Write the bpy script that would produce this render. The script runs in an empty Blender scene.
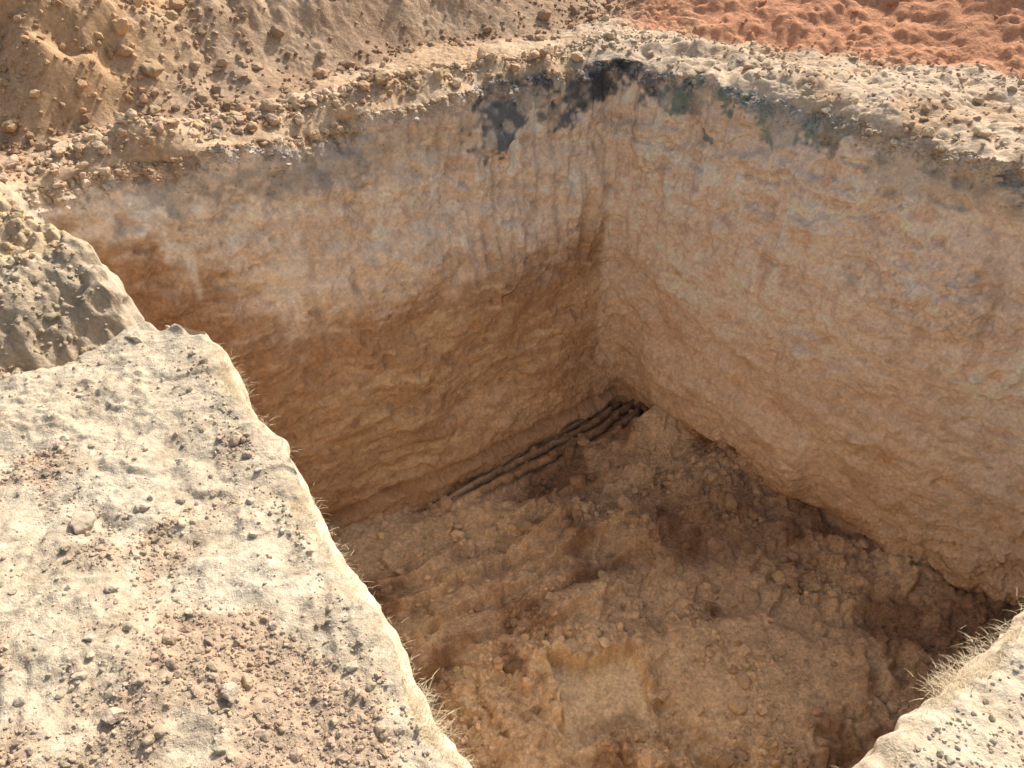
import bpy, math, numpy as np
from mathutils import Vector
rng=np.random.default_rng(7)
f32=np.float32
# ---------------------------------------------------------------- noise
T3=rng.random(64*64*64).astype(f32)*2-1
T2=rng.random(256*256).astype(f32)*2-1
def n3(x,y,z,s=1.0,o=0.0):
    x=np.asarray(x,dtype=np.float64)/s+o+1000.3; y=np.asarray(y,dtype=np.float64)/s+o*1.7+1000.7; z=np.asarray(z,dtype=np.float64)/s+o*.6+1000.1
    ix=np.floor(x).astype(np.int64); iy=np.floor(y).astype(np.int64); iz=np.floor(z).astype(np.int64)
    fx=(x-ix).astype(f32); fy=(y-iy).astype(f32); fz=(z-iz).astype(f32)
    fx=fx*fx*(3-2*fx); fy=fy*fy*(3-2*fy); fz=fz*fz*(3-2*fz)
    x0=(ix&63)*4096; x1=((ix+1)&63)*4096; y0=(iy&63)*64; y1=((iy+1)&63)*64; z0=iz&63; z1=(iz+1)&63
    def L(a,b,t): return a+(b-a)*t
    return L(L(L(T3[x0+y0+z0],T3[x1+y0+z0],fx),L(T3[x0+y1+z0],T3[x1+y1+z0],fx),fy),
             L(L(T3[x0+y0+z1],T3[x1+y0+z1],fx),L(T3[x0+y1+z1],T3[x1+y1+z1],fx),fy),fz)
def n2(x,y,s=1.0,o=0.0):
    a=.6; xr=x*math.cos(a+o)-y*math.sin(a+o); yr=x*math.sin(a+o)+y*math.cos(a+o)
    x=xr/s+o*13.7+1000.3; y=yr/s+o*7.1+1000.7
    ix=np.floor(x).astype(np.int64); iy=np.floor(y).astype(np.int64)
    fx=(x-ix).astype(f32); fy=(y-iy).astype(f32)
    fx=fx*fx*(3-2*fx); fy=fy*fy*(3-2*fy)
    x0=(ix&255)*256; x1=((ix+1)&255)*256; y0=iy&255; y1=(iy+1)&255
    a=T2[x0+y0]; b=T2[x1+y0]; c=T2[x0+y1]; d=T2[x1+y1]
    a=a+(b-a)*fx; c=c+(d-c)*fx
    return a+(c-a)*fy
def ss(a,b,x):
    t=np.clip((x-a)/(b-a),0,1); return t*t*(3-2*t)
def terr(n,k=4.,sh=.25):
    v=n*k; fl=np.floor(v); return (fl+ss(1-sh,1,v-fl))/k
def lin(r,g,b):
    c=np.array([r,g,b])/255.; return np.where(c<.04045,c/12.92,((c+.055)/1.055)**2.4)
def mix(c,col,m):
    m=np.clip(m,0,1)[:,None]; return c*(1-m)+np.asarray(col)*m
# ---------------------------------------------------------------- pit outline at three depths
L0=np.array([(.17,.27),(-1.07,2.12),(-1.35,2.28),(-1.70,2.68),(-2.15,3.05),(-2.33,3.38),(.64,5.18),(3.44,2.64)])
L1=np.array([(.22,.36),(-.99,2.19),(-1.28,2.42),(-1.6,2.8),(-1.95,3.1),(-2.12,3.32),(.71,5.15),(3.36,2.68)])
L2=np.array([(.3,.46),(-.9,2.25),(-1.15,2.5),(-1.45,2.8),(-1.8,3.05),(-1.95,3.17),(.95,5.18),(3.22,2.72)])
steps=[.005,.006,.006,.006,.006,.0065,.0065,.009]
def resample(P,cnt):
    out=[]
    for i in range(8):
        a=P[i]; b=P[(i+1)%8]; n=cnt[i]
        t=np.arange(n)/n
        out.append(a+(b-a)*t[:,None])
    return np.concatenate(out)
cnt=[int(np.linalg.norm(L0[(i+1)%8]-L0[i])/steps[i]) for i in range(8)]
def gs(P,sig):
    k=np.arange(-int(3*sig),int(3*sig)+1); w=np.exp(-k*k/(2*sig*sig)); w/=w.sum()
    return sum(w[j]*np.roll(P,k[j],axis=0) for j in range(len(k)))
C0=gs(resample(L0,cnt),9); C1=gs(resample(L1,cnt),7); C2=gs(resample(L2,cnt),6)
NS=len(C0)
tan=np.roll(C1,-3,0)-np.roll(C1,3,0); tan/=np.linalg.norm(tan,axis=1)[:,None]
nrm=np.stack([tan[:,1],-tan[:,0]],1)
cen=np.array([.5,2.9])
if ((cen-C1)*nrm).sum()<0: nrm=-nrm
nrm=gs(nrm,6); nrm/=np.linalg.norm(nrm,axis=1)[:,None]
def polydist(x,y,P,segs=None):
    d=np.full(x.shape,1e9)
    for i in (range(8) if segs is None else segs):
        a=P[i]; b=P[(i+1)%8]; v=b-a; l=v@v
        t=np.clip(((x-a[0])*v[0]+(y-a[1])*v[1])/l,0,1)
        d=np.minimum(d,np.hypot(x-a[0]-t*v[0],y-a[1]-t*v[1]))
    return d
def inside(x,y,P):
    c=np.zeros(x.shape,bool)
    for i in range(8):
        a=P[i]; b=P[(i+1)%8]
        cond=((a[1]>y)!=(b[1]>y))
        xi=a[0]+(y-a[1])*(b[0]-a[0])/((b[1]-a[1]) if abs(b[1]-a[1])>1e-9 else 1e-9)
        c^=cond&(x<xi)
    return c
# ---------------------------------------------------------------- ground height
def stepq(x,y):
    return y-np.minimum(2.2,2.2+.7*(x+1.35))+.05*n2(x,y,.22,.4)+.02*n2(x,y,.06,.9)
def heap1(x,y):
    return -.59*(x+1.28)+.81*(y-4.71)+.16*n2(x,y,.7,.3)+.05*n2(x,y,.2,.5)
def heap2(x,y):
    return .46*(x-1.66)+.88*(y-5.42)+.10*n2(x,y,.6,1.3)+.04*n2(x,y,.18,1.5)
def H(x,y):
    h=.040*n2(x,y,1.3,.1)+.026*n2(x,y,.42,.2)+.013*n2(x,y,.15,.7)+.006*n2(x,y,.05,1.1)+.0025*n2(x,y,.022,1.7)
    nearm=1-ss(3.0,3.6,y)
    h+=nearm*(.022*terr(n2(x,y,.33,1.9)+.35*n2(x,y,.1,1.95),2.5,.16)+.010*terr(n2(x,y,.11,1.97)+.4*n2(x,y,.04,1.98),2,.25))
    g=ss(-.1,.5,n2(x,y,.35,2.2)+.25*n2(x,y,.09,2.3))
    h+=g*(.009*np.abs(n2(x,y,.03,2.5))+.007*np.abs(n2(x,y,.014,2.7)))
    q=stepq(x,y); m=ss(-1.0,-1.2,x)*(1-ss(2.95,3.5,y))
    lump=.08*np.abs(n2(x,y,.2,3.1))+.04*np.abs(n2(x,y,.08,3.3))+.018*n2(x,y,.03,3.5)+.07*terr(n2(x,y,.25,3.7),3,.2)
    h+=m*ss(0,.05,q)*(-.27+.33*ss(.06,.6,q)+lump)
    d=polydist(x,y,L0,[5]); fl=ss(-2.6,-2.2,x)*ss(.9,.3,x)*ss(3.0,3.3,y)
    h+=fl*(.075+.06*n2(x,y,.25,4.1)+.03*n2(x,y,.09,4.2))*np.exp(-((d-.19)/.11)**2)
    d6=polydist(x,y,L0,[6])
    far=ss(3.2,3.9,y)*ss(.3,.9,x)
    h+=far*(.04*np.abs(n2(x,y,.2,4.4))+.025*np.abs(n2(x,y,.07,4.6))+.05*np.exp(-((d6-.35)/.2)**2)*(1+.8*n2(x,y,.3,4.8)))
    a=heap1(x,y); b=heap2(x,y)
    def heap(a,s):
        u=np.clip(a,0,60); return s*(np.sqrt(u*u+.02)-.1414)
    def soft(v,mx): return mx*np.tanh(v/mx)
    ha=soft(heap(a,.62),1.5)*ss(1.3,.2,x)*(1-ss(6,14,a))
    hb=soft(heap(b,.5),1.3)*ss(.5,1.2,x)*(1-ss(6,14,b))
    hh=np.maximum(ha,hb)
    on=ss(0,.3,hh)
    h+=hh+on*(.10*n2(x,y,.5,5.1)+.07*np.abs(n2(x,y,.2,5.3))+.03*np.abs(n2(x,y,.08,5.5))+.012*np.abs(n2(x,y,.035,5.7)))*(1-.90*ss(.9,1.3,x)*ss(3.6,2.6,x))
    f=ss(-1.9,-2.4,x+.1*n2(x,y,.2,6.))*ss(.0,.35,a)
    h+=.22*f*(.6+.4*n2(x,y,.15,6.2))
    return h
# ---------------------------------------------------------------- mesh helper
def make_obj(name,V,F,col,mat,smooth=True):
    me=bpy.data.meshes.new(name)
    F=np.asarray(F,dtype=np.int32); k=F.shape[1]
    me.vertices.add(len(V)); me.vertices.foreach_set("co",np.asarray(V,dtype=f32).ravel())
    me.loops.add(F.size); me.loops.foreach_set("vertex_index",F.ravel())
    me.polygons.add(len(F)); me.polygons.foreach_set("loop_start",np.arange(len(F),dtype=np.int32)*k)
    me.update(calc_edges=True)
    at=me.color_attributes.new("Col",'FLOAT_COLOR','POINT')
    c4=np.ones((len(V),4),dtype=f32); c4[:,:3]=col; at.data.foreach_set("color",c4.ravel())
    me.polygons.foreach_set("use_smooth",np.full(len(F),smooth))
    me.materials.append(mat)
    ob=bpy.data.objects.new(name,me); bpy.context.collection.objects.link(ob); return ob
def grid_faces(rows,cols,wrap):
    r=np.arange(rows-1)[:,None]; c=np.arange(cols if wrap else cols-1)[None,:]
    c2=(c+1)%cols
    a=r*cols+c; b=r*cols+c2; d=(r+1)*cols+c; e=(r+1)*cols+c2
    return np.stack([a,b,e,d],-1).reshape(-1,4)
# ---------------------------------------------------------------- materials
def soil(name,bs=1.0,fine=.35,rough=.95):
    m=bpy.data.materials.new(name); m.use_nodes=True; nt=m.node_tree; N=nt.nodes; Lk=nt.links
    bsdf=N["Principled BSDF"]; bsdf.inputs["Roughness"].default_value=rough
    bsdf.inputs["Specular IOR Level"].default_value=.1
    at=N.new("ShaderNodeAttribute"); at.attribute_name="Col"
    tc=N.new("ShaderNodeTexCoord")
    def noise(scale,det,rg=.6):
        n=N.new("ShaderNodeTexNoise"); n.inputs["Scale"].default_value=scale; n.inputs["Detail"].default_value=det
        n.inputs["Roughness"].default_value=rg; Lk.new(tc.outputs["Object"],n.inputs["Vector"]); return n
    a=noise(55,3,.7)
    r=N.new("ShaderNodeMapRange"); r.inputs[1].default_value=.3; r.inputs[2].default_value=.7
    r.inputs[3].default_value=1-fine; r.inputs[4].default_value=1+fine*.75; Lk.new(a.outputs["Fac"],r.inputs[0])
    vm=N.new("ShaderNodeVectorMath"); vm.operation='SCALE'; Lk.new(at.outputs["Color"],vm.inputs[0]); Lk.new(r.outputs[0],vm.inputs["Scale"])
    Lk.new(vm.outputs[0],bsdf.inputs["Base Color"])
    b1=N.new("ShaderNodeBump"); b1.inputs["Strength"].default_value=.9*bs; b1.inputs["Distance"].default_value=.013
    n1=noise(42,5,.7); Lk.new(n1.outputs["Fac"],b1.inputs["Height"])
    Lk.new(b1.outputs[0],bsdf.inputs["Normal"])
    return m
m_ground=soil("dry_sandy_soil",1.0,.26)
m_wall=soil("cut_clay",1.0,.20)
m_floor=soil("damp_clay",1.1,.30)
m_clod=soil("clod_soil",.6,.22)
# ---------------------------------------------------------------- ground colours
def bandm(x,y):
    dAB=(x+1.05)*.83+(y-2.14)*.558
    c=-.236-.309*(y-.84)/.65
    return np.exp(-((dAB-c)/.20)**2)*ss(1.85,1.5,y), dAB
def brownm(x,y):
    p=n2(x,y,.4,10.1)+.5*n2(x,y,.13,10.2)+.25*n2(x,y,.04,10.3)
    b,dAB=bandm(x,y)
    b2=.45*ss(1.45,.9,y)*ss(-.45,-.8,dAB)
    return ss(-.1,.5,.8*p+1.15*b+b2-.48-.5*ss(1.6,1.9,y))
def gcol(x,y):
    c=np.tile(lin(208,192,168),(len(x),1))
    p=n2(x,y,.4,10.1)+.5*n2(x,y,.13,10.2)+.25*n2(x,y,.04,10.3)
    ledge=ss(3,2.2,y)
    c=mix(c,lin(184,158,134),.75*brownm(x,y)*ledge*ss(.3,.1,x))
    c=mix(c,lin(214,202,182),.5*ss(.2,.8,-p)*ledge)
    c=mix(c,lin(184,165,141),.55*ss(.2,.7,n2(x,y,.09,10.35)+.5*n2(x,y,.03,10.36))*ledge)
    q=stepq(x,y); m=ss(-1.0,-1.2,x)*(1-ss(3.0,3.3,y))*ss(.0,.05,q)
    c=mix(c,lin(188,170,146),m*.9*ss(.8,.4,q)); c=mix(c,lin(208,184,152),m*ss(.5,.8,q))
    fz=ss(3.1,3.6,y)
    c=mix(c,lin(214,187,156),fz*ss(.8,.2,x)); c=mix(c,lin(216,193,166),fz*ss(.2,.8,x))
    c=mix(c,lin(190,156,124),fz*.6*ss(0,.6,p))
    a=heap1(x,y); b=heap2(x,y)
    m1=ss(-.12,.1,a)*ss(1.2,.5,x)*fz
    c=mix(c,lin(198,171,144),m1)
    c=mix(c,lin(176,145,118),.6*m1*ss(0,.6,p))
    c=mix(c,lin(208,172,134),m1*ss(-1.7,-2.2,x+.2*n2(x,y,.3,10.5))*.85)
    c=mix(c,lin(162,132,106),m1*np.exp(-(a/.12)**2)*.6)
    m2=ss(-.05,.12,b)*ss(.6,1.1,x)*fz
    rd=ss(4.2,3.2,x+.3*n2(x,y,.4,10.7))
    c=mix(c,lin(204,172,142),m2); c=mix(c,lin(216,156,120),m2*rd*.95)
    c=mix(c,lin(212,172,136),m2*rd*.4*ss(.2,.7,p))
    c=mix(c,lin(190,160,125),ss(8,20,np.hypot(x,y)))
    c*=(1+.10*n2(x,y,.02,10.9)+.06*n2(x,y,.06,11.1))[:,None]
    return c*.87
# ---------------------------------------------------------------- wall displacement
def wdisp(x,y,z,e):
    d=.055*n3(x,y,z,.8,1)+.032*n3(x,y,z,.27,2)+.015*n3(x,y,z,.09,3)+.007*n3(x,y,z,.035,4)
    low=ss(-.9,-1.5,z)
    zz=z+.16*n3(x,y,z,.6,9)+.08*n3(x,y,z,.2,9.5)+.09*x
    st=n3(x*.9,y*.9,zz*2.0,.16,5)+.5*n3(x*1.4,y*1.4,zz*2.0,.07,6)
    loc=.1+.9*ss(-.1,.6,n3(x,y,z,.45,5.5))
    lowR=np.where(e==6,ss(-.3,-1.2,z),low)
    d+=lowR*loc*np.where(e==6,.040,.022)*terr(st,2.5,.45)+.006*st*loc
    fl=n3(x,y,z*1.4,.2,7)+.6*n3(x,y,z*1.4,.08,8)+.3*n3(x,y,z*1.4,.03,8.5)
    fm=np.where(e==6,1.1,.6)*(.3+.7*ss(-.2,.5,n3(x,y,z,.6,8.7)))
    d+=fm*.050*terr(fl,2.5,.30)*ss(-.15,-.4,z)
    vt=n3(x*3.2,y*3.2,z*.35,.22,11)+.5*n3(x*3,y*3,z*.5,.1,12)
    up=ss(-1.7,-1.1,z)
    near_c=np.exp(-(np.hypot(x-.7,y-5.15)/1.1)**2)
    d+=.024*vt*up*(.4+1.0*near_c)
    d-=.028*ss(.45,.65,n3(x,y,z*2,.13,13))
    return d
NR=380
dd=np.concatenate([np.linspace(0,.12,28)[:-1],np.linspace(.12,3.25,NR-27)])
kind=np.concatenate([np.full(cnt[i],i) for i in range(8)])
fark=gs((((kind==5)|(kind==6)).astype(float))[:,None],12)[:,0]
topz=H(C0[:,0],C0[:,1])
ragged=n2(C0[:,0],C0[:,1],.22,8.6)+.5*n2(C0[:,0],C0[:,1],.08,8.8)+.25*n2(C0[:,0],C0[:,1],.03,8.9)
edge_drop=.016+.010*ragged+fark*(.02+.03*ragged)
Z=(topz-edge_drop)[None,:]-dd[:,None]*np.ones(NS)[None,:]
depth=np.clip(-Z,0,None)
w1=np.clip(depth/1.1,0,1)**.72; w2=np.clip((depth-1.1)/1.75,0,1.1)
XY=C0[None]*(1-w1)[...,None]+C1[None]*w1[...,None]
XY=XY+(C2-C1)[None]*w2[...,None]
K=np.broadcast_to(kind,Z.shape)
X=XY[...,0].ravel(); Y=XY[...,1].ravel(); Zf=Z.ravel(); Kf=K.ravel()
D=wdisp(X,Y,Zf,Kf).reshape(Z.shape)
D+=.018*(1-np.exp(-dd/.02))[:,None]-.010
D-=(fark*(.030+.045*ragged))[None,:]*np.exp(-dd/.10)[:,None]
D-=(.016*ragged)[None,:]*np.exp(-dd/.05)[:,None]
und=np.where(K==5,1.,.3)*np.exp(-((Z+2.80)/.045)**2)
D-=.08*und
D+=np.where(K==6,1.,0)*.12*ss(-2.0,-2.3,Z)*ss(-2.95,-2.55,Z)*ss(-.2,.4,n2(XY[...,0],XY[...,1],.7,9.1))
WX=XY[...,0]+nrm[None,:,0]*D; WY=XY[...,1]+nrm[None,:,1]*D
Vw=np.stack([WX,WY,Z],-1).reshape(-1,3)
# ---- wall colours
x,y,z=Vw[:,0],Vw[:,1],Vw[:,2]
big=n3(x,y,z,.5,21)+.5*n3(x,y,z,.2,22); med=n3(x,y,z*2,.12,23)+.5*n3(x,y,z*2,.05,24)
isR=(Kf==6).astype(float)
isR=ss(-.03,.03,x-.70)*np.where((Kf==5)|(Kf==6),1,isR)
zt=z+.10*x+.06*n3(x,y,z,.5,27.5)+.03*n3(x,y,z,.15,27.6)
band=n3(x*.4,y*.4,zt*2.4,.14,28)+.6*n3(x*.5,y*.5,zt*2.4,.05,29)+.3*n3(x*.6,y*.6,zt*3,.025,29.2)
cw=np.tile(lin(233,213,191),(len(x),1))
cw=mix(cw,lin(240,219,200),isR*.9)
cw=mix(cw,lin(246,233,216),.6*ss(.1,.8,big))
cw=mix(cw,lin(214,184,158),.6*ss(.1,.9,med))
cw=mix(cw,lin(208,178,152),.3*ss(.2,.8,band))
zb=np.interp(x,[-2.2,-1.9,-1.6,-1.3,-.2,.65],[-.38,-.5,-.8,-1.15,-1.2,-1.1])
zb=zb+.14*n3(x,y,z,.4,25)+.09*n3(x,y,z,.12,26)+.06*n3(x,y,z,.04,27)
left=1-isR
cl=np.tile(lin(208,177,142),(len(x),1))
cl=mix(cl,lin(180,145,112),.7*ss(-.2,.8,band+.5*big))
cl=mix(cl,lin(226,200,166),.55*ss(.1,.9,-band-.4*big))
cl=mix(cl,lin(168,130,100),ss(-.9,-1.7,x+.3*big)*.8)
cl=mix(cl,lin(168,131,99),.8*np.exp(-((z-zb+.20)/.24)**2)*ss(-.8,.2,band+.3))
for (bx,bz,br) in [(-1.08,-2.0,.05),(-.62,-2.02,.035),(-.50,-2.08,.04),(-.2,-1.75,.025),(-.95,-1.62,.03)]:
    cl=mix(cl,lin(146,108,84),.7*ss(1.3,.5,np.hypot((x-bx),(z-bz)*1.3)/br+.5*n3(x,y,z,.03,29.5)))
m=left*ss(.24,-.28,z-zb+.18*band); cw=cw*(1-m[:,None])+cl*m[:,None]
cr=np.tile(lin(224,196,166),(len(x),1)); cr=mix(cr,lin(200,165,133),.5*ss(-.1,.8,band)); cr=mix(cr,lin(238,216,190),.4*ss(.1,.8,-band))
m=isR*ss(-.9,-2.4,z+.3*big)*.9; cw=cw*(1-m[:,None])+cr*m[:,None]
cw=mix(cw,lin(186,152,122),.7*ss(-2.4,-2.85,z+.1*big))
cw=mix(cw,lin(214,166,130),.45*ss(.6,.85,n3(x,y,z,.13,31))*isR)
cw=mix(cw,lin(248,240,228),.65*ss(.4,.8,n3(x*2,y*2,z*.8,.18,32))*ss(-1.4,-.6,z))
cw=mix(cw,lin(190,160,134),.45*ss(.3,.8,n3(x*3,y*3,z*.5,.2,32.5))*ss(-1.5,-.9,z))
nn=.14*n3(x,y,z,.16,33)+.09*n3(x,y,z,.05,34)+.05*n3(x,y,z,.02,34.5)
def gpatch(x0,x1,z0,z1,s=.07):
    return ss(-s,s*.5,np.minimum(np.minimum(x-x0,x1-x),np.minimum(z-z0,z1-z))+nn)
grey=lin(180,169,158); blu=lin(104,109,113); teal=lin(134,152,148); dk=lin(84,82,83)
okk=((Kf==5)|(Kf==6)).astype(float)
brk=.45+.55*ss(-.5,.2,n3(x,y,z,.1,41)+.5*n3(x,y,z,.04,42))
cw=mix(cw,grey,.95*gpatch(-1.95,-1.0,-.32,-.05)*okk*brk)
cw=mix(cw,grey,.55*gpatch(-1.0,.6,-.22,.1)*okk*brk)
cw=mix(cw,blu,.95*gpatch(-.18,.34,-.30,.15,.05)*okk*brk)
cw=mix(cw,blu,.9*gpatch(.36,1.10,-.19,.15,.05)*okk*brk)
cw=mix(cw,dk,.85*gpatch(.52,.86,-.13,.15,.04)*okk*brk)
cw=mix(cw,teal,.9*gpatch(1.0,1.90,-.17,.15,.04)*okk*brk)
cw=mix(cw,lin(196,180,158),.7*gpatch(1.8,3.6,-.22,.2)*okk)
cw=mix(cw,lin(146,138,128),.65*ss(.0,.5,n3(x,y,z,.08,36))*gpatch(1.8,3.6,-.16,.2)*okk)
cw=mix(cw,grey*.75,.7*ss(.3,.7,n3(x,y,z,.1,35))*ss(-.45,-.1,z)*okk*(x<-.3))
oth=1-okk
cw=mix(cw,lin(222,204,178),oth*.7)
gl=((Kf>=1)&(Kf<=4)).astype(float)
cw=mix(cw,lin(170,158,142),gl*ss(-.4,-.15,z)*.7)
ddf=np.repeat(dd,NS)
gley=np.maximum(gpatch(-.16,.30,-.3,.3),np.maximum(gpatch(.4,1.1,-.3,.3),.9*gpatch(1.0,1.85,-.3,.3)))*okk
m=ss(.04,-.02,ddf-np.tile(np.clip(.025+.05*ragged,0,.1)*(.35+.65*fark),len(dd))+.03*n3(x,y,z,.03,43))*(1-.92*gley)
cw=mix(cw,gcol(x,y),m)
cw*=(1+.13*n3(x,y,z,.02,37)+.10*n3(x,y,z,.045,37.5)+.08*n3(x,y,z,.3,38))[:,None]
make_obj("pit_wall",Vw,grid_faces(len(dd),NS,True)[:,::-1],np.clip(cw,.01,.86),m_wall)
# ---------------------------------------------------------------- ground sheet
dir_=C0-cen; dir_/=np.linalg.norm(dir_,axis=1)[:,None]
g1=np.concatenate([[0,.003,.007,.012],np.arange(.018,1.35,.0078)])
g2=[g1[-1]]
while g2[-1]<4.2: g2.append(g2[-1]+min(.008*1.02**len(g2),.018))
g3=[g2[-1]]
while g3[-1]<260: g3.append(g3[-1]*1.08+.01)
gd=np.concatenate([g1,g2[1:],g3[1:]])
base=C0[None]+dir_[None]*gd[:,None,None]
rimd=np.stack([WX[0],WY[0]],-1)-C0
rlo=gs(rimd,9); rhi=rimd-rlo
base=base+rlo[None]*np.exp(-gd/.12)[:,None,None]+rhi[None]*np.exp(-gd/.012)[:,None,None]
gx=base[...,0].ravel(); gy=base[...,1].ravel()
gz=H(gx,gy).reshape(base.shape[:2])
corr=Z[0]-gz[0]; clo=gs(corr[:,None],9)[:,0]; chi=corr-clo
fall=np.exp(-gd[:,None]/(.016+.05*fark[None,:]))
gz=gz+clo[None,:]*fall+chi[None,:]*np.exp(-gd/.008)[:,None]
Vg=np.stack([gx,gy,gz.ravel()],-1)
gc=gcol(gx,gy)
lip=np.tile(gley[:NS],len(gd))*np.exp(-(np.repeat(gd,NS)/.035)**2)
gc=mix(gc,cw[:NS][np.tile(np.arange(NS),len(gd))],lip*.8)
make_obj("ground",Vg,grid_faces(len(gd),NS,True),np.clip(gc,.01,.9),m_ground)
# ---------------------------------------------------------------- pit floor
dcl=np.array([-.822,-.57]); ncl=np.array([.57,-.822])
def grooves(x,y):
    px=x-.95; py=y-5.18
    al=px*dcl[0]+py*dcl[1]; ac=px*ncl[0]+py*ncl[1]
    ac2=ac+.16*np.exp(-al/.22)+.04*n2(x,y,.35,12.7)+.014*n2(x,y,.09,12.75)+.008*n2(x,y,.04,12.76)+.04*al
    saw=(ac2/.115)%1.0; saw=np.where(saw<.8,saw/.8,(1-saw)/.2)
    brk=ss(-.5,.1,n2(x,y,.18,12.77)+.4)
    mk=ss(.50-.12*np.clip(al,0,2),.40-.12*np.clip(al,0,2),ac)*ss(2.2,1.5,al)*ss(-.3,-.02,al)*(.4+.6*brk)
    return saw,mk
def slab(x,y):
    lx=(x-.55)*.98+(y-2.36)*.17; ly=-(x-.55)*.17+(y-2.36)*.98
    return lx,ly
def slabm(x,y,e=.012):
    lx,ly=slab(x,y)
    return ss(e,-e,np.maximum(np.abs(lx)-.28,np.abs(ly)-.29+.05*np.cos(lx*7))+.03*n2(x,y,.12,13.)+.01*n2(x,y,.04,13.01))
def FZ(x,y):
    px=x-.95; py=y-5.18
    al=px*dcl[0]+py*dcl[1]; ac=px*ncl[0]+py*ncl[1]
    z=.09*n2(x,y,.9,12.1)+.08*n2(x,y,.35,12.2)
    rough=.3+.7*ss(-.2,.4,n2(x,y,.6,12.25))
    z+=rough*(.07*np.abs(n2(x,y,.15,12.3))+.042*np.abs(n2(x,y,.06,12.4))+.012*n2(x,y,.022,12.5))
    z+=.09*terr(n2(x,y,.4,12.55)+.3*n2(x,y,.12,12.57),2.,.10)
    saw,mk=grooves(x,y)
    z=z*(1-.7*mk)
    z+=-2.91
    dR=polydist(x,y,L2,[6]); dF=polydist(x,y,L2,[7,0,1,2,3])
    z+=(.14+.10*n2(x,y,.5,12.6))*np.exp(-(dR/.30)**1.3)*(1-mk)
    z+=.12*np.exp(-dF/.18)
    z+=mk*(.075*saw-.03+.12*ac)
    ac3=ac+.06*n2(x,y,.5,12.8)
    saw2=(ac3/.24+.3)%1.0; saw2=np.where(saw2<.8,saw2/.8,(1-saw2)/.2)
    z+=.10*saw2*ss(.4,.7,ac)*ss(1.9,1.3,ac)*ss(.5,1.0,al)*ss(-.5,.1,n2(x,y,.6,12.9)+.2)
    z-=.08*np.exp(-((ac-.02)/.035)**2)*ss(2.4,1.9,al)
    lx,ly=slab(x,y)
    z+=.06*np.exp(-(np.clip(np.maximum(np.abs(lx)-.28,np.abs(ly)-.28),0,9)/.12)**2)
    m=slabm(x,y)
    z=z*(1-m)+m*(-2.95+.10*ly+.004*n2(x,y,.03,13.1)+.012*n2(x*2.5,y*.3,.05,13.15))
    m=ss(.1,-.2,np.hypot((x-1.5)/.6,(y-2.5)/.45)-1)
    z=z*(1-m*.8)+m*.8*(-2.84+.03*n2(x,y,.4,13.2)+.08*(y-2.5))
    return z
fx=np.arange(-2.25,3.6,.0085); fy=np.arange(.1,5.6,.0085)
FX,FY=np.meshgrid(fx,fy); x=FX.ravel(); y=FY.ravel(); z=FZ(x,y)
def fcol(x,y,z):
    p=n2(x,y,.5,14.1)+.5*n2(x,y,.17,14.2)+.25*n2(x,y,.05,14.3)
    c=np.tile(lin(200,170,138),(len(x),1))
    c=mix(c,lin(224,196,160),.8*ss(.0,.6,p))
    c=mix(c,lin(152,120,94),.85*ss(-.05,.5,-p))
    px=x-.95; py=y-5.18; al=px*dcl[0]+py*dcl[1]; ac=px*ncl[0]+py*ncl[1]
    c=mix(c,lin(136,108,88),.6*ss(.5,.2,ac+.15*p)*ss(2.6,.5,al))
    saw,mk=grooves(x,y)
    c=mix(c,lin(176,146,118),.7*mk)
    c=mix(c,lin(70,56,48),.85*mk*ss(.42,.08,saw))  # groove valleys coloured dark: painted shade so the digging marks read
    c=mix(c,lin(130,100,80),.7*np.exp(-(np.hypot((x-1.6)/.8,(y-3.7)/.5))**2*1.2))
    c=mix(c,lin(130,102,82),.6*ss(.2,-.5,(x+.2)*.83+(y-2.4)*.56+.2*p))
    lx,ly=slab(x,y)
    m=slabm(x,y,.02)
    c=mix(c,lin(234,208,172),m*.9)
    st=n2(x*3,y*.4,.06,14.8)
    c=mix(c,lin(156,126,102),m*.85*ss(-.24,-.12,lx+.03*st)*ss(.0,-.10,ly+.05*p+.03*st)*ss(.24,.16,lx)*(.7+.3*st))
    c*=(1+.18*n2(x,y,.02,14.5)+.12*n2(x,y,.07,14.6))[:,None]
    return c
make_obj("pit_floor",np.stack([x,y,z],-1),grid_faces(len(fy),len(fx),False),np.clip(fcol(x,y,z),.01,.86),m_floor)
# ---------------------------------------------------------------- clods / stones
import bmesh
def ico(sub):
    bm=bmesh.new(); bmesh.ops.create_icosphere(bm,subdivisions=sub,radius=1)
    v=np.array([q.co[:] for q in bm.verts]); f=np.array([[a.index for a in q.verts] for q in bm.faces]); bm.free(); return v,f
def rockvars(sub,n):
    v0,f=ico(sub); out=[]
    for i in range(n):
        v=v0.copy()
        for k in range(9):
            d=rng.normal(size=3); d/=np.linalg.norm(d); lim=rng.uniform(.5,.85)
            s=v@d; over=np.clip(s-lim,0,None); v=v-over[:,None]*d[None]*.93
        v*=rng.uniform(.6,1.25,3)[None]
        v*=(1+.16*n3(v[:,0],v[:,1],v[:,2],.5,i+.3)+.06*n3(v[:,0],v[:,1],v[:,2],.2,i+.7))[:,None]
        out.append(v)
    return out,f
RV={2:rockvars(2,14),3:rockvars(3,14),4:rockvars(4,6)}
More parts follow.
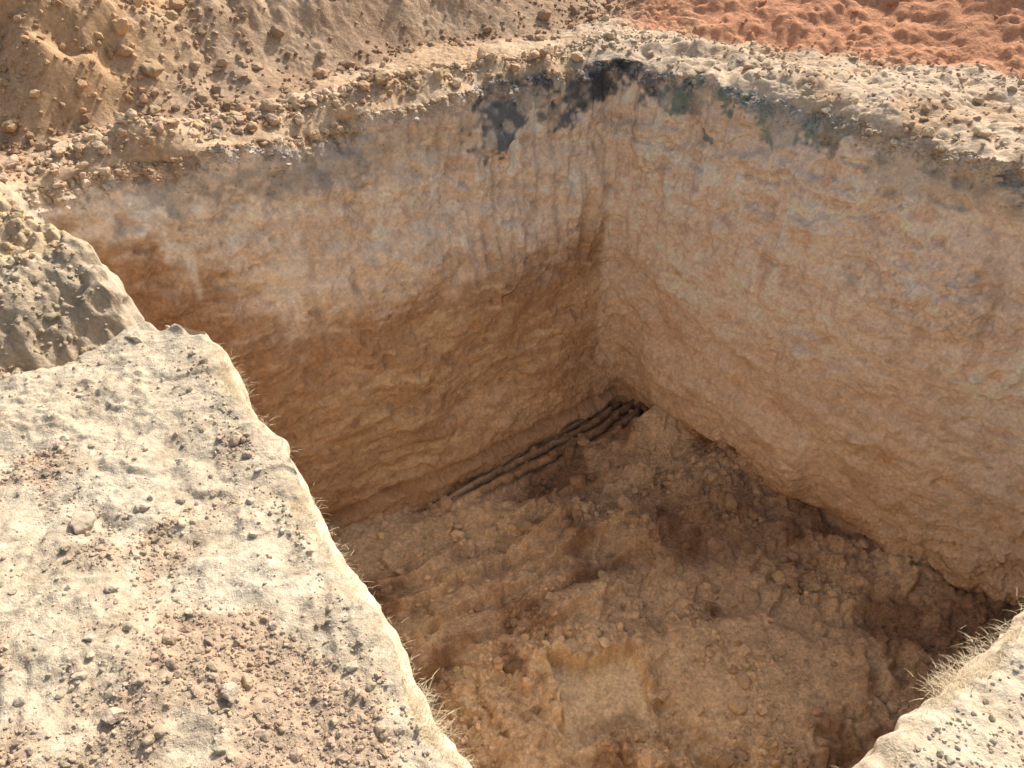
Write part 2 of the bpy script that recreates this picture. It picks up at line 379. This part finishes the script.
def scatter(pts,sizes,cols,sub,sink=.25):
    vs,f=RV[sub]; n=len(pts); nv=len(vs[0])
    var=rng.integers(0,len(vs),n); base=np.stack(vs)[var]
    a=rng.uniform(0,6.283,n); b=rng.uniform(-.6,.6,n)+np.where(rng.random(n)<.3,1.2,0)
    ca,sa,cb,sb=np.cos(a),np.sin(a),np.cos(b),np.sin(b)
    X=base[...,0]; Y=base[...,1]*cb[:,None]-base[...,2]*sb[:,None]; Zz=base[...,1]*sb[:,None]+base[...,2]*cb[:,None]
    X2=X*ca[:,None]-Y*sa[:,None]; Y2=X*sa[:,None]+Y*ca[:,None]
    V=np.stack([X2,Y2,Zz*.8],-1)*sizes[:,None,None]+pts[:,None,:]
    V[...,2]+=(sizes*(.8-2*sink)*.6)[:,None]
    F=(f[None]+(np.arange(n)*nv)[:,None,None]).reshape(-1,3)
    return V.reshape(-1,3),F,np.repeat(cols,nv,axis=0)
def multi(name,lst,mat):
    Vs=[];Fs=[];Cs=[];o=0
    for V,F,C in lst:
        Vs.append(V);Fs.append(F+o);Cs.append(C);o+=len(V)
    return make_obj(name,np.concatenate(Vs),np.concatenate(Fs),np.concatenate(Cs),mat,False)
def psize(n,lo,hi,a=2.2):
    u=rng.random(n); return (lo**(-a)+(hi**(-a)-lo**(-a))*u)**(-1/a)
def split(pts,sz,cols,thr=.011):
    s=sz<thr; out=[]
    if s.any(): out.append(scatter(pts[s],sz[s],cols[s],2))
    if (~s).any(): out.append(scatter(pts[~s],sz[~s],cols[~s],3))
    return out
def groundpts(n,xr,yr,maskf,Hf=H):
    x=rng.uniform(*xr,n); y=rng.uniform(*yr,n)
    keep=rng.random(n)<maskf(x,y); x=x[keep]; y=y[keep]
    return np.stack([x,y,Hf(x,y)],-1)
def jit(c,n,lo=.8,hi=1.08):
    return c*rng.uniform(lo,hi,(n,1))*(1+rng.uniform(-.04,.04,(n,3)))
def outp(x,y,mg=.03): return (~inside(x,y,L0))&(polydist(x,y,L0)>mg)
def mled(x,y):
    dAB=(x+1.05)*.83+(y-2.14)*.558
    return outp(x,y,.015)*np.clip(.06+.9*brownm(x,y)+.25*np.exp(-((dAB+.06)/.05)**2),0,1)*(y<2.25+.5*(x+1.3)*(x<-1.3))
P=groundpts(68000,(-2.3,.3),(.2,2.3),mled); S=psize(len(P),.0026,.017,2.4)
l=split(P,S,jit(gcol(P[:,0],P[:,1]),len(P),.75,1.15),.009)
P=groundpts(120,(-2.0,.2),(.3,2.2),lambda x,y:outp(x,y,.05)*1.); S=psize(len(P),.010,.024,2)
l+=split(P,S,jit(gcol(P[:,0],P[:,1]),len(P),.9,1.12),.005)
P=groundpts(14000,(.3,2.3),(.1,1.7),lambda x,y:outp(x,y,.015)*(.35+.5*(n2(x,y,.2,3)>0))); S=psize(len(P),.0028,.013,2.3)
l+=split(P,S,jit(gcol(P[:,0],P[:,1]),len(P),.8,1.1),.009)
P=groundpts(4500,(-3,-1.1),(2.0,3.4),lambda x,y:outp(x,y,.04)*(stepq(x,y)>.03)*.8); S=psize(len(P),.006,.035,2.2)
l+=split(P,S,jit(gcol(P[:,0],P[:,1]),len(P)))
multi("gravel",l,m_clod)
pts=np.array([(-1.17,1.36),(-1.03,1.42),(-.79,1.62),(-.62,.86),(-.85,.80),(-.98,1.12),(-.58,1.05)])
for i,(px,py) in enumerate(pts):
    s=[.038,.019,.016,.021,.025,.016,.014][i]
    pp=np.array([[px,py,H(np.array([px]),np.array([py]))[0]]])
    V,F,C=scatter(pp,np.array([s]),lin(186,170,152)[None]*.95,4,.08)
    make_obj("stone",V,F,C,m_clod,False)
l=[]
def mrim(x,y):
    d=polydist(x,y,L0,[5]); return outp(x,y,.05)*np.exp(-((d-.19)/.12)**2)*(x<.7)
P=groundpts(19000,(-2.8,.9),(3.0,5.8),mrim); S=psize(len(P),.007,.05,1.9)
l+=split(P,S,jit(gcol(P[:,0],P[:,1]),len(P)),.014)
def mcob(x,y):
    d=polydist(x,y,L0,[5]); return outp(x,y,.05)*np.exp(-((d-.22)/.07)**2)*(.25+.75*np.exp(-((x+1.15)/.6)**2))*(x<.6)
P=groundpts(5200,(-2.6,.7),(3.2,5.6),mcob); S=psize(len(P),.020,.055,1.6)
l+=split(P,S,jit(np.tile(lin(216,188,160),(len(P),1))*.92,len(P),.72,1.12),.01)
def mheap(x,y):
    a=heap1(x,y); return outp(x,y,.1)*(a>-.1)*(x<1.2)*np.clip(.16+.7*ss(-.0,.5,n2(x,y,.5,15.))+.4*np.exp(-(a/.15)**2),0,1)
P=groundpts(26000,(-5,1.3),(3.2,9),mheap); S=psize(len(P),.010,.075,2.3)
l+=split(P,S,jit(gcol(P[:,0],P[:,1]),len(P),.75,1.1),.02)
def mstr(x,y):
    b=heap2(x,y); return outp(x,y,.06)*np.where(b<.1,.2+.5*ss(-.2,.5,n2(x,y,.3,15.5)),.04+.3*(x>3.6))*(x>.4)
P=groundpts(28000,(.4,6.),(2.6,8.),mstr); S=psize(len(P),.007,.05,2.4)
l+=split(P,S,jit(gcol(P[:,0],P[:,1]),len(P)),.016)
cols=np.where((kind==5)|(kind==6))[0]
nn_=6000; ci=cols[rng.integers(0,len(cols),nn_)]; ri=np.clip((rng.exponential(9,nn_)).astype(int),0,60)
P=np.stack([WX[ri,ci],WY[ri,ci],Z[ri,ci]],-1); S=psize(nn_,.005,.028,2.4)
idx=ri*NS+ci
l+=split(P,S,jit(cw[idx]*.97,nn_),.016)
multi("soil_clods",l,m_clod)
def mfl(x,y):
    p=n2(x,y,.45,16.)+.5*n2(x,y,.15,16.1)
    sl=slabm(x,y,.03)<.1
    saw,mk=grooves(x,y)
    dR=polydist(x,y,L2,[6]); dL=polydist(x,y,L2,[0,1,2,3,4])
    return inside(x,y,L2)*sl*(1-.88*mk)*np.clip(.08+.85*ss(.05,.6,p)+.35*np.exp(-dR/.25)+.6*np.exp(-dL/.35),0,1)
P=groundpts(36000,(-2,3.3),(.4,5.2),mfl,FZ); S=psize(len(P),.008,.07,2.05)
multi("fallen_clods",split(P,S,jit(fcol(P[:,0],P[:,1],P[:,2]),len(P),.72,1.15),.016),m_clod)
# ---------------------------------------------------------------- dry grass
def blades(n_t,edges,per,lo,hi):
    V=[];F=[]
    for t in range(n_t):
        a,b,dn=edges[rng.integers(len(edges))]
        u=rng.random(); p=np.array(a)+(np.array(b)-np.array(a))*u
        p=p+np.array(dn)*rng.normal(.012,.02)
        hz=H(np.array([p[0]]),np.array([p[1]]))[0]-.012
        for k in range(rng.integers(*per)):
            q=np.array([p[0]+rng.normal(0,.015),p[1]+rng.normal(0,.015),hz])
            L=rng.uniform(lo,hi); az=rng.uniform(0,6.283); ln=rng.uniform(.3,1.2)
            d=np.array([math.cos(az)*ln-dn[0]*.6,math.sin(az)*ln-dn[1]*.6,rng.uniform(.2,.9)]); d/=np.linalg.norm(d)
            side=np.cross(d,[0,0,1.]); side/=np.linalg.norm(side)+1e-9
            o=len(V); w=rng.uniform(.0004,.0008)
            for j in range(4):
                s=j/3; c=q+d*L*s+np.array([0,0,-1.])*L*.45*s*s
                ww=w*(1-s*.85)
                V.append(c-side*ww); V.append(c+side*ww)
            for j in range(3): F.append((o+2*j,o+2*j+1,o+2*j+3,o+2*j+2))
    return np.array(V),np.array(F)
gm=bpy.data.materials.new("dry_straw"); gm.use_nodes=True; nt=gm.node_tree
bs=nt.nodes["Principled BSDF"]; bs.inputs["Roughness"].default_value=.7
at=nt.nodes.new("ShaderNodeAttribute"); at.attribute_name="Col"; nt.links.new(at.outputs["Color"],bs.inputs["Base Color"])
e1=((.1,.38),(-1.06,2.13),(-.83,-.558)); e2=((.3,.36),(1.95,1.56),(.59,-.81))
V,F=blades(700,[e1,e1,e2],(4,14),.012,.04)
hot=[((-.35,1.04),(-.17,.78),(-.83,-.558)),((-.64,1.48),(-.47,1.23),(-.83,-.558)),((-.99,2.02),(-.89,1.87),(-.83,-.558)),((.95,.86),(1.2,1.04),(.59,-.81))]
V2,F2=blades(220,hot,(8,22),.015,.045)
n1_=len(V); V=np.concatenate([V,V2]); F=np.concatenate([F,F2+n1_])
make_obj("dry_grass",V,F,np.tile(lin(206,188,154),(len(V),1)),gm)
# ---------------------------------------------------------------- small root in the left wall
def tube(path,r):
    V=[];F=[];n=6;path=np.array(path)
    for i,p in enumerate(path):
        t=path[min(i+1,len(path)-1)]-path[max(i-1,0)]; t/=np.linalg.norm(t)
        a=np.cross(t,[.3,.5,.81]); a/=np.linalg.norm(a); b=np.cross(t,a)
        rr=r*(1-.6*i/len(path))
        for k in range(n):
            th=k/n*6.283; V.append(p+a*math.cos(th)*rr+b*math.sin(th)*rr)
    for i in range(len(path)-1):
        for k in range(n): F.append((i*n+k,i*n+(k+1)%n,(i+1)*n+(k+1)%n,(i+1)*n+k))
    return np.array(V),np.array(F)
def wallpt(col,zz,off=.002):
    r=int(np.argmin(np.abs(Z[:,col]-zz))); return np.array([WX[r,col]+nrm[col,0]*off,WY[r,col]+nrm[col,1]*off,Z[r,col]])
s5=sum(cnt[:5])
def root(col0,z0,z1,drift,r,n=30):
    pth=[]
    for i in range(n):
        t=i/(n-1); c=col0+drift*t+1.5*math.sin(t*7+col0)+rng.normal(0,.6)
        pth.append(wallpt(int(c)%NS,z0+(z1-z0)*t))
    V,F=tube(pth,r); make_obj("tree_root",V,F,np.tile(lin(96,76,62),(len(V),1)),m_clod)
root(s5+int(cnt[5]*.70),-1.42,-1.38,30,.003,16)
# ---------------------------------------------------------------- light, sky, camera
el,az=42.5,32.
s=Vector((math.sin(math.radians(az))*math.cos(math.radians(el)),math.cos(math.radians(az))*math.cos(math.radians(el)),math.sin(math.radians(el))))
sd=bpy.data.lights.new("sun","SUN"); sd.energy=4.9; sd.angle=math.radians(.53); sd.color=(1,.955,.88)
so=bpy.data.objects.new("sun",sd); so.rotation_euler=s.to_track_quat('Z','Y').to_euler(); so.location=s*30; bpy.context.collection.objects.link(so)
w=bpy.data.worlds.new("World"); bpy.context.scene.world=w; w.use_nodes=True
nt=w.node_tree; sk=nt.nodes.new("ShaderNodeTexSky"); sk.sky_type='NISHITA'; sk.sun_disc=False
sk.sun_elevation=math.radians(el); sk.sun_rotation=math.radians(az); sk.dust_density=7.0; sk.air_density=1.5; sk.ozone_density=1.0
bg=nt.nodes["Background"]; nt.links.new(sk.outputs[0],bg.inputs[0]); bg.inputs[1].default_value=.15
cd=bpy.data.cameras.new("camera"); cd.lens=27.03; cd.sensor_width=36; cd.clip_end=1000; cd.clip_start=.02
co=bpy.data.objects.new("camera",cd); co.location=(0,0,1.6); co.rotation_euler=(math.radians(50),0,0); bpy.context.collection.objects.link(co)
sc=bpy.context.scene; sc.camera=co
sc.view_settings.view_transform='Standard'; sc.view_settings.look='None'; sc.view_settings.exposure=0
